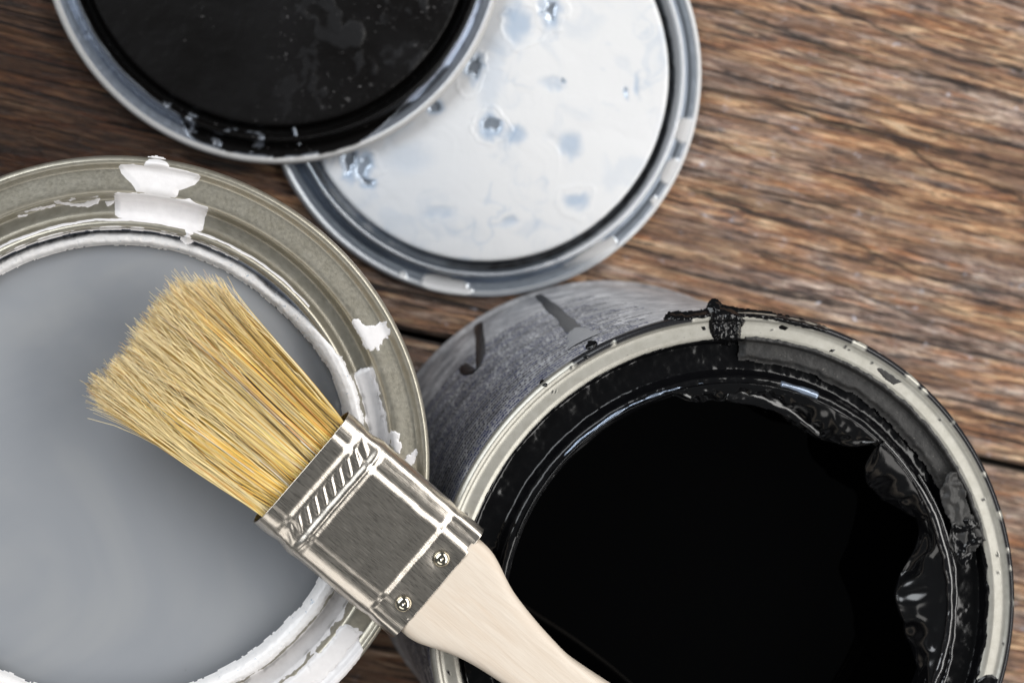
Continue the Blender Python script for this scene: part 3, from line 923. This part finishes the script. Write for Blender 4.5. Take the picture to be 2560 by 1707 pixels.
def lid(root, R, mat, paint):
    p = smoothprof(lidprof(R), 4)
    inner = np.c_[np.linspace(R - 16, 0.05, 110)[1:], np.full(109, 5.1)]
    p = np.vstack([p, inner])
    n = 560
    t = np.linspace(0, 2 * np.pi, n, endpoint=False)
    r = p[:, 0][:, None] + np.zeros(n)[None]; z = p[:, 1][:, None] + np.zeros(n)[None]
    X, Y = r * np.cos(t), r * np.sin(t)
    pa, fi, dz = paint(X, Y, r, z, t[None] + 0 * r)
    V = np.stack([X, Y, z + dz], -1).reshape(-1, 3)
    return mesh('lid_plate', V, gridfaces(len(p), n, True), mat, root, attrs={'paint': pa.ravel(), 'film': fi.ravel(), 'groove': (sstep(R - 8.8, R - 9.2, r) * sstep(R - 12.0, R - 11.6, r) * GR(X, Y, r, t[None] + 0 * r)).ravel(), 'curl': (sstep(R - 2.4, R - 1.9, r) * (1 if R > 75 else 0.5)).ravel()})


WL = np.array([122.64, 29.43]); WR = 74.7
BL = np.array([53.56, 74.65]); BLR = 75.4
lidW = thing('can_lid', 'upturned tin lid coated inside with glossy white paint', 'lid', (WL[0], WL[1], 0.6), 'upturned paint can lids')


def bub(zx, zy, sc, x, y, rx, ry, k):
    c = at([zx + x / sc], [zy + y / sc], 6.5)[0] - WL
    return c, rx / sc / 7.6, ry / sc / 7.6, k


BUB = [bub(1140, 0, 3.564, 860, 105, 75, 110, 1.0), bub(1140, 0, 3.564, 185, 605, 55, 95, 1.0), bub(1140, 0, 3.564, 330, 1115, 60, 80, 0.75), bub(700, 0, 3.564, 1390, 930, 85, 70, 1.0),
       bub(700, 360, 3.92, 690, 190, 70, 150, 1.0), bub(700, 360, 3.92, 850, 390, 50, 60, 1.0), bub(700, 360, 3.92, 845, 240, 65, 110, 0.5),
       bub(1140, 0, 3.564, 985, 700, 22, 20, 0.8), bub(1140, 0, 3.564, 1555, 850, 20, 45, 1.0)]
FILM = [bub(1140, 0, 3.564, 530, 200, 140, 160, .6), bub(1140, 0, 3.564, 510, 1210, 110, 90, .6), bub(1140, 0, 3.564, 1000, 1310, 130, 110, .55), bub(1140, 0, 3.564, 880, 740, 140, 60, .35),
        bub(1240, 300, 3.41, 680, 700, 120, 90, .6), bub(1240, 300, 3.41, 90, 880, 110, 50, .45), bub(1140, 0, 3.564, 1660, 760, 40, 140, .5), bub(700, 360, 3.92, 1560, 690, 160, 60, .3),
        bub(700, 360, 3.92, 2200, 790, 130, 60, .35), bub(1140, 0, 3.564, 330, 700, 120, 400, .25), bub(700, 360, 3.92, 1250, 150, 300, 160, .2)]
RINGS = [bub(1140, 0, 3.564, 600, 230, 240, 180, 1), bub(1140, 0, 3.564, 860, 105, 160, 170, 1), bub(1140, 0, 3.564, 150, 650, 130, 200, 1), bub(1140, 0, 3.564, 330, 1120, 150, 160, 1),
         bub(700, 360, 3.92, 850, 260, 130, 170, 1), bub(1240, 300, 3.41, 680, 690, 170, 150, 1)]


def sfb(x, y, seed):
    """noise without a visible grid: the coordinates are turned and warped first"""
    xr, yr = 0.82 * x - 0.57 * y, 0.57 * x + 0.82 * y
    wx_, wy_ = fbm(yr * 1.3 + 3, xr * 1.3, seed=seed + 50, oct=2), fbm(xr * 1.3 - 5, yr * 1.3 + 9, seed=seed + 51, oct=2)
    return fbm(xr + 0.9 * wx_, yr + 0.9 * wy_, seed=seed)


def paintW(X, Y, r, z, t):
    a = np.degrees(t); a = np.where(a > 180, a - 360, a)
    wx, wy = X + 3.0 * sfb(X / 9, Y / 9, 301), Y + 3.0 * sfb(X / 9, Y / 9, 302)
    inside = sstep(WR - 11.6, WR - 12.2, r + 0.5 * fbm(np.cos(t) * 25, np.sin(t) * 25, seed=303))
    hole = np.zeros_like(r); fi = np.zeros_like(r); dz = np.zeros_like(r)
    for c, rx, ry, k in BUB:
        q = np.hypot((wx - c[0]) / rx, (wy - c[1]) / ry)
        hole = np.maximum(hole, k * sstep(1.0, 0.75, q)); fi = np.maximum(fi, sstep(1.9, 0.9, q) * 0.8)
        dz -= 0.45 * sstep(1.3, 0.6, q)
    for c, rx, ry, k in FILM:
        q = np.hypot((wx - c[0]) / rx, (wy - c[1]) / ry)
        fi = np.maximum(fi, min(1, 1.35 * k) * sstep(1.35, 0.35, q)); dz -= 0.2 * sstep(1.2, 0.3, q)
    for c, rx, ry, k in RINGS:
        q = np.hypot((wx - c[0]) / rx, (wy - c[1]) / ry)
        dz += 0.22 * np.exp(-((q - 1) / 0.09) ** 2) * inside
    dz = dz * inside + inside * (0.28 * sfb(X / 20, Y / 20, 305) + 0.03 * sfb(X / 6, Y / 6, 306))
    fi = np.clip(fi + 0.22 * sstep(0.1, 0.6, sfb(X / 15, Y / 15, 307)) + 0.35 * np.exp(-(sfb(X / 19, Y / 19, 308) / 0.06) ** 2) * sstep(0.0, 0.3, sfb(X / 25, Y / 25, 309)) + 0.25 * sstep(20, -40, X), 0, 1)
    pa = inside * (1 - hole)
    # smears on the flange
    fl = np.zeros_like(r)

    def seg(a0, a1, r0, r1, sd, jag=1.2):
        ha, hr = max((a1 - a0) * 0.64, 0.5), max((r1 - r0) * 0.62, 0.5)
        q_ = (np.abs((a - 0.5 * (a0 + a1)) * 1.28 / ha) ** 2.6 + np.abs((r - 0.5 * (r0 + r1)) / hr) ** 2.6) ** (1 / 2.6)
        return sstep(-0.2, 0.3, (1.08 - q_) * min(ha, hr) + jag * 0.8 * sfb(X / 4.5, Y / 4.5, sd))
    def A(zx, zy, sc, x, y):
        q = at([zx + x / sc], [zy + y / sc], 3)[0] - WL
        return math.degrees(math.atan2(q[1], q[0]))
    g = lambda x, y: A(1240, 300, 3.41, x, y)
    fl = np.maximum(fl, seg(g(1560, 180), A(1140, 0, 3.564, 2020, 1060), WR - 6.2, WR, 311, 1.0))
    fl = np.maximum(fl, seg(g(1440, 540), g(1540, 340), WR - 5, WR - 1.2, 312, .6))
    fl = np.maximum(fl, seg(g(600, 1340), g(960, 980), WR - 5.5, WR - 0.6 , 313, 1.4) * sstep(-3.5, 3, (a - g(600, 1340)) * 0.5 - (r - (WR - 6))))
    fl = np.maximum(fl, seg(A(700, 360, 3.92, 1380, 1340), A(700, 360, 3.92, 1830, 1330), WR - 5.5, WR - 0.3, 314, 1.3))
    fl = np.maximum(fl, seg(A(700, 360, 3.92, 1160, 1280), A(700, 360, 3.92, 1230, 1310), WR - 3, WR - 1, 315, .5))
    fl = np.maximum(fl, seg(g(1330, 720), g(1390, 680), WR - 3.4, WR - 0.8, 316, .3))
    # outer edge of the right side, and the ridge
    fl = np.maximum(fl, seg(-60, 75, WR - 1.3, WR + 1, 317, .25))
    fl = np.maximum(fl, seg(-75, 70, WR - 8.9, WR - 6.4, 318, .4) * 0.75)
    fl = np.maximum(fl, seg(-150, -75, WR - 8.3, WR - 7.0, 319, .5) * 0.5)
    pa = np.maximum(pa, fl)
    # the far left inner wall is only half covered
    pa = np.maximum(pa, 0.6 * sstep(-100, -125, a) * sstep(0.0, .4, 0.25 + fbm(X / 4, Y / 4, seed=321)) * (r < WR - 9.6) * (r > WR - 12.6))
    # groove: its shade is painted in by GR, darker on the right
    return pa, fi * (r < WR - 11), dz


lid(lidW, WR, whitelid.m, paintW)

lidB = thing('can_lid', 'upturned tin lid coated inside with black paint, leaning on the white lid', 'lid', (BL[0], BL[1], 4.4), 'upturned paint can lids')
ax = WL - BL; ax = ax / np.linalg.norm(ax)
lidB.rotation_mode = 'AXIS_ANGLE'
lidB.rotation_axis_angle = (math.radians(3.3), ax[1], -ax[0], 0)


def paintB(X, Y, r, z, t):
    a = np.degrees(t); a = np.where(a > 180, a - 360, a)
    e = 0.8 * fbm(X / 5, Y / 5, seed=401)
    pa = sstep(BLR - 7.4, BLR - 8.2, r + e * 0.5)

    def A(zx, zy, sc, x, y):
        q = at([zx + x / sc], [zy + y / sc], 8)[0] - BL
        return math.degrees(math.atan2(q[1], q[0]))
    a0, a1 = A(100, 0, 3.36, 1190, 1060), A(700, 0, 3.564, 1060, 990)
    lim = -7.6 + 5.4 * sstep(a0 - 3, a0 + 5, a) - 4.6 * sstep(a1 - 16, a1 + 8, a) + 0.9 * sstep(a1 + 5, 40, a)
    lim = lim + 0.9 * sfb(X / 7, Y / 7, 403) * sstep(a0 - 8, a0, a)
    pa = np.maximum(pa, sstep(-0.3, 0.5, BLR + lim - r) * (a > a0 - 12) * (a < 60))
    chip = sstep(0.42, 0.5, fbm(X / 4, Y / 4, seed=407)) * (r > BLR - 10) * (a < a0 + 22) * (a > a0 - 9) * (r < BLR - 3)
    pa = pa * (1 - 0.75 * chip)
    inside = sstep(BLR - 12, BLR - 14, r)
    sm = sstep(0.22, 0.42, sfb(X / 7 + 4, Y / 9, 409)) * inside * sstep(-20, 30, X)
    fi = np.clip(0.3 * inside * (0.5 + fbm(X / 20, Y / 20, seed=411)) + 0.8 * sm, 0, 1)
    dz = inside * (0.3 * sfb(X / 15, Y / 15, 413) + 0.12 * sfb(X / 4, Y / 4, 415) + 0.25 * sm)
    return pa, fi, dz


lid(lidB, BLR, blacklid.m, paintB)

# ------------------------------------------------------------------ paint brush
ZT = CH + 12.6                                # top face of the ferrule
SC = 1.0 / 0.91875                            # from 2352-wide view pixels to photograph pixels
p0 = at([696 * SC], [1080 * SC], ZT)[0]       # middle of the ferrule mouth
p1 = at([1012 * SC], [1347 * SC], ZT)[0]      # middle of its handle end
ud = (p1 - p0) / np.linalg.norm(p1 - p0)
FL = np.linalg.norm(p1 - p0)                  # ferrule length
vd_ = np.array([-ud[1], ud[0]])               # towards the upper right of the picture
PXMM = 303 / 2.0                              # half width in view pixels
e0 = at([795 * SC, 597 * SC], [965 * SC, 1195 * SC], ZT)
HWID = np.linalg.norm(e0[0] - e0[1]) / 2
K = HWID / PXMM                               # mm per view pixel near the ferrule
brush = thing('paint_brush', 'flat paint brush with golden bristles lying across both open tins', 'paint brush', (p0[0], p0[1], CH + 6.3))
brush.rotation_euler = (0, 0, math.atan2(ud[1], ud[0]))
# brush axes: x towards the handle, y to the upper right, z up
TH = 6.2                                      # half thickness


def lin(a, b, x):
    """ramp with rounded ends"""
    t = np.clip((x - a) / (b - a), -0.3, 1.3)
    k = 0.3
    lo = np.where(t < k, (t + k) ** 2 / (4 * k), t)
    return np.where(t > 1 - k, 1 - (1 + k - t) ** 2 / (4 * k), lo)


def emboss(u, v):
    h = np.zeros_like(u)
    v0, u0 = v, u
    u = u + 0.22 * fbm(v / 7, u / 20, seed=511, oct=2)
    v = v + 0.55 * fbm(u / 9, v / 30, seed=512, oct=2)
    inn = sstep(hw - 0.8, hw - 3.2, np.abs(v + 0.2))         # presses do not reach the sides
    h += -0.62 * lin(4.4, 5.9, u) * inn                     # down into the notched band
    h += 0.62 * lin(10.9, 12.3, u) * inn                    # up on the bead
    h += -0.30 * lin(12.35, 12.8, u) * inn
    h += 0.10 * lin(12.8, 13.0, u) * inn
    h += -0.45 * lin(13.0, 14.3, u) * inn
    h += -0.66 * lin(FL - 10.6, FL - 9.2, u) * inn          # down to the riveted band
    h += -0.75 * lin(flat - 2.0, flat - 0.3, v) - 0.35 * lin(-flat + 1.8, -flat + 0.4, v)
    u, v = u0, v0
    for i in range(12):
        vc = 14.4 - 3.2 * i
        s_ = (u - 8.6) / 1.9
        vv = v - (vc - 1.35 * s_)
        w_ = sstep(1.2, 0.8, np.abs(s_)) * inn
        h += 0.20 * np.exp(-(vv / 0.5) ** 2) * w_ - 0.12 * np.exp(-((vv - 1.4) / 0.9) ** 2) * w_
    for vr in RV:
        d = np.hypot(u - (FL - 4.3), v - vr)
        h += -0.75 * np.exp(-(d / 2.9) ** 2)
    return h


RV = (5.6, -9.6)
# cross section: flat top and bottom with full round sides
hw = HWID + 1.6
nsec = 260
f = np.linspace(0, 2 * np.pi, nsec, endpoint=False)
flat = hw - TH * 0.92
top = np.linspace(flat, -flat, 150)
side = np.linspace(np.pi / 2, 3 * np.pi / 2, 41)[1:-1]
bot = np.linspace(-flat, flat, 30)
sec = [(y, TH, 0.0, 1.0) for y in top] + [(-flat + 0.92 * TH * math.cos(a), TH * math.sin(a), math.cos(a), math.sin(a)) for a in side] \
    + [(y, -TH, 0.0, -1.0) for y in bot] + [(flat - 0.92 * TH * math.cos(a), -TH * math.sin(a), -math.cos(a), -math.sin(a)) for a in side]
sec = np.array(sec)
us = np.r_[np.linspace(0, FL, 300)]
U = us[:, None] + np.zeros(len(sec))[None]
Yv = sec[:, 0][None] + np.zeros(len(us))[:, None]
Zv = sec[:, 1][None] + np.zeros(len(us))[:, None]
tw = np.clip(sec[:, 3], 0, 1)[None] ** 1.5
hh = emboss(U, Yv) * tw
# the lower-left side is crimped, and the sheet is slightly uneven
side_w = np.clip(-sec[:, 2] * 0 + (np.abs(sec[:, 2])), 0, 1)[None]
cr = side_w * (-0.45 * np.exp(-((U - 8) / 2.5) ** 2) + 0.25 * np.exp(-((U - 12) / 1.5) ** 2) - 0.35 * np.exp(-((U - FL + 8.8) / 1.6) ** 2) + 0.18 * fbm(U / 6, Yv / 9, seed=501))
taper = 1 - 0.018 * sstep(0, FL, U)
nx_, nz_ = sec[:, 2][None], sec[:, 3][None]
uneven = 0.10 * fbm(U / 9, Yv / 9, seed=503) + 0.018 * fbm(U / 2.4, Yv / 2.4, seed=504)
Yv2 = (Yv + nx_ * cr) * taper
Zv2 = Zv + hh + nz_ * uneven * (nz_ > 0)
V = np.stack([U, Yv2, Zv2], -1).reshape(-1, 3)
fer = mesh('ferrule', V, gridfaces(len(us), len(sec), True)[:, ::-1], steel.m, brush)
fer.modifiers.new('thick', 'SOLIDIFY').thickness = 0.0004
for vr in RV:
    n, k = 18, 28
    a = np.linspace(0, np.pi / 2 * 1.1, n)[:, None]; b = np.linspace(0, 2 * np.pi, k, endpoint=False)[None]
    R_ = 2.15
    V = np.stack([FL - 4.3 + R_ * np.sin(a) * np.cos(b), vr + R_ * np.sin(a) * np.sin(b), TH - 1.3 + 1.5 * np.cos(a) + 0 * b - 0.35 * np.exp(-(np.sin(a) * R_ / 0.45) ** 2)], -1).reshape(-1, 3)
    mesh('rivet', V, gridfaces(n, k, True), rivm.m, fer)

# handle
hu = np.array([-8, 0, 35, 52, 87, 142, 192, 256, 361, 440, 560, 700, 850, 980, 1060, 1100]) * K
hp = np.array([139, 143, 142, 141, 126, 102, 91, 80, 68, 76, 92, 100, 98, 82, 55, 20]) * K
hm = np.array([139, 143, 142, 140, 124, 103, 92, 84, 72, 76, 92, 100, 98, 82, 55, 20]) * K
un = np.linspace(hu[0], hu[-1], 160)


def smo(y):
    for _ in range(14): y[1:-1] = (y[:-2] + 2 * y[1:-1] + y[2:]) / 4
    return y


wp, wm = smo(np.interp(un, hu, hp)), smo(np.interp(un, hu, hm))
tk = smo(np.interp(un, hu, [5.3] * 3 + [5.4, 5.6, 5.9, 6.0, 6.0, 5.8, 5.8, 6.0, 6.0, 5.8, 5.2, 4.0, 1.6]))
na = 72
a = np.linspace(0, 2 * np.pi, na, endpoint=False)
ex = 0.30
cs, sn = np.sign(np.cos(a)) * np.abs(np.cos(a)) ** ex, np.sign(np.sin(a)) * np.abs(np.sin(a)) ** (ex * 1.3)
Yh = np.where(cs[None] > 0, wp[:, None] * cs, wm[:, None] * cs)
V = np.stack([un[:, None] + FL + 0 * Yh, Yh, tk[:, None] * sn[None] - 0.2], -1).reshape(-1, 3)
Fh = gridfaces(160, na, True)[:, ::-1]
Fh = Fh.tolist() + [list(range(na)), list(range(159 * na, 160 * na))[::-1]]
mesh('handle', V, Fh, hand.m, brush)

# bristles: thin tapered tubes, gathered into locks
NB, RN = 5200, 9
root_v = rng.uniform(-1, 1, NB); root_z = rng.uniform(-1, 1, NB)
nl = 90
lock_v = rng.uniform(-1, 1, nl); lock_z = rng.uniform(-1, 1, nl)
dist = (root_v[:, None] - lock_v[None]) ** 2 * 14 + (root_z[:, None] - lock_z[None]) ** 2
lk = dist.argmin(1)
lock_dv = rng.normal(0, 0.035, nl); lock_dz = rng.normal(0, 0.16, nl); lock_len = rng.normal(0, 0.025, nl)
pull = rng.uniform(0.10, 0.62, NB)
tip_v = root_v * (1 - pull) + lock_v[lk] * pull + lock_dv[lk] + rng.normal(0, 0.022, NB)
tip_z = root_z * (1 - 0.5 * pull) + lock_z[lk] * 0.5 * pull + lock_dz[lk] + rng.normal(0, 0.08, NB)
tip_v = np.where(np.abs(tip_v) > 1, np.sign(tip_v) * (1 + 0.25 * (np.abs(tip_v) - 1)), tip_v)
vp = np.where(tip_v > 0, tip_v * 200, tip_v * 188) * K
lt = np.interp(tip_v, [-1.05, -0.9, -0.5, 0, 0.4, 0.8, 1.0], [462, 490, 488, 492, 500, 492, 430]) * K
Lb = lt * (1 + lock_len[lk] + rng.normal(0, 0.022, NB) - np.clip(rng.exponential(0.028, NB), 0, 0.4))
u = np.linspace(0, 1, RN)[None]
bow = (4 * u * (1 - u))
rv = (root_v * 148 * K * 0.97)[:, None]
yb = rv + (vp[:, None] - rv) * u ** 1.15 + bow * (rng.normal(0, 0.35, NB) + rng.normal(0, 0.55, nl)[lk])[:, None]
zb = (root_z * 4.9)[:, None] * (1 - u * 0.25) + ((tip_z * 3.6)[:, None] - (root_z * 3.7)[:, None]) * u ** 1.4 + bow * rng.normal(0, 0.3, NB)[:, None]
groove = fbm(tip_v * 8, tip_v * 0 + 1, seed=601)
zb = zb * (1 + 0.7 * groove[:, None] * u)
curl = rng.normal(0, 1.0, NB) * (rng.random(NB) < 0.35)
yb = yb + curl[:, None] * u ** 5 * 1.6
zb = zb + np.abs(rng.normal(0, 0.5, NB))[:, None] * u ** 5 * (rng.random(NB) < 0.3)[:, None]
xb = -(Lb[:, None] * u) + 1.2
# stray hairs that cross over the top
ns = 230
st = rng.choice(NB, ns, replace=False)
ss = rng.uniform(0.25, 0.7, ns)[:, None]
sg = np.where(np.abs(root_v[st]) > 0.55, -np.sign(root_v[st]) * np.abs(rng.normal(0, 4.0, ns)), rng.normal(0, 4.0, ns))
yb[st] += sg[:, None] * np.clip(u - ss, 0, 1) ** 1.2 * 2
zb[st] = 3.6 + rng.uniform(0, 1.3, ns)[:, None] + 1.4 * u * rng.random(ns)[:, None] - 0.3
pal = np.array([[0.82, 0.57, 0.16], [0.74, 0.46, 0.10], [0.86, 0.64, 0.23], [0.88, 0.72, 0.38], [0.60, 0.25, 0.045], [0.92, 0.84, 0.66], [0.08, 0.04, 0.02]])
ci = rng.choice(len(pal), NB, p=[0.34, 0.22, 0.17, 0.11, 0.07, 0.05, 0.04])
lockt = rng.normal(1.08, 0.14, nl)[lk]
colr = pal[ci] * lockt[:, None] * rng.uniform(0.85, 1.12, NB)[:, None]
colr[st] = pal[3] * rng.uniform(0.9, 1.15, ns)[:, None]
# hairs bleach towards their tips
tipc = np.array([0.89, 0.79, 0.56])
cu = (u ** 5 * 0.5)[..., None]
cc = colr[:, None] * (1 - cu) + tipc * cu
cc[ci == 6] = pal[6]
rad0 = rng.uniform(0.085, 0.17, NB)[:, None] * (1 - 0.6 * u ** 2)
P = np.stack([xb, yb, zb], -1)
ph = np.array([0, 2 * np.pi / 3, 4 * np.pi / 3])
off = np.stack([np.zeros(3), np.cos(ph), np.sin(ph)], -1)
V = (P[:, :, None] + rad0[..., None, None] * off[None, None]).reshape(-1, 3)
base = np.arange(NB)[:, None, None] * RN * 3 + np.arange(RN - 1)[None, :, None] * 3
j = np.arange(3)[None, None]; j2 = (j + 1) % 3
Fb = np.stack([base + j, base + j2, base + 3 + j2, base + 3 + j], -1).reshape(-1, 4)
C = np.repeat(cc[:, :, None], 3, 2).reshape(-1, 3)
br = mesh('bristles', V, Fb, hair.m, brush, attrs={'hair_colour': np.clip(C, 0, 1)})
br['kind'] = 'stuff'
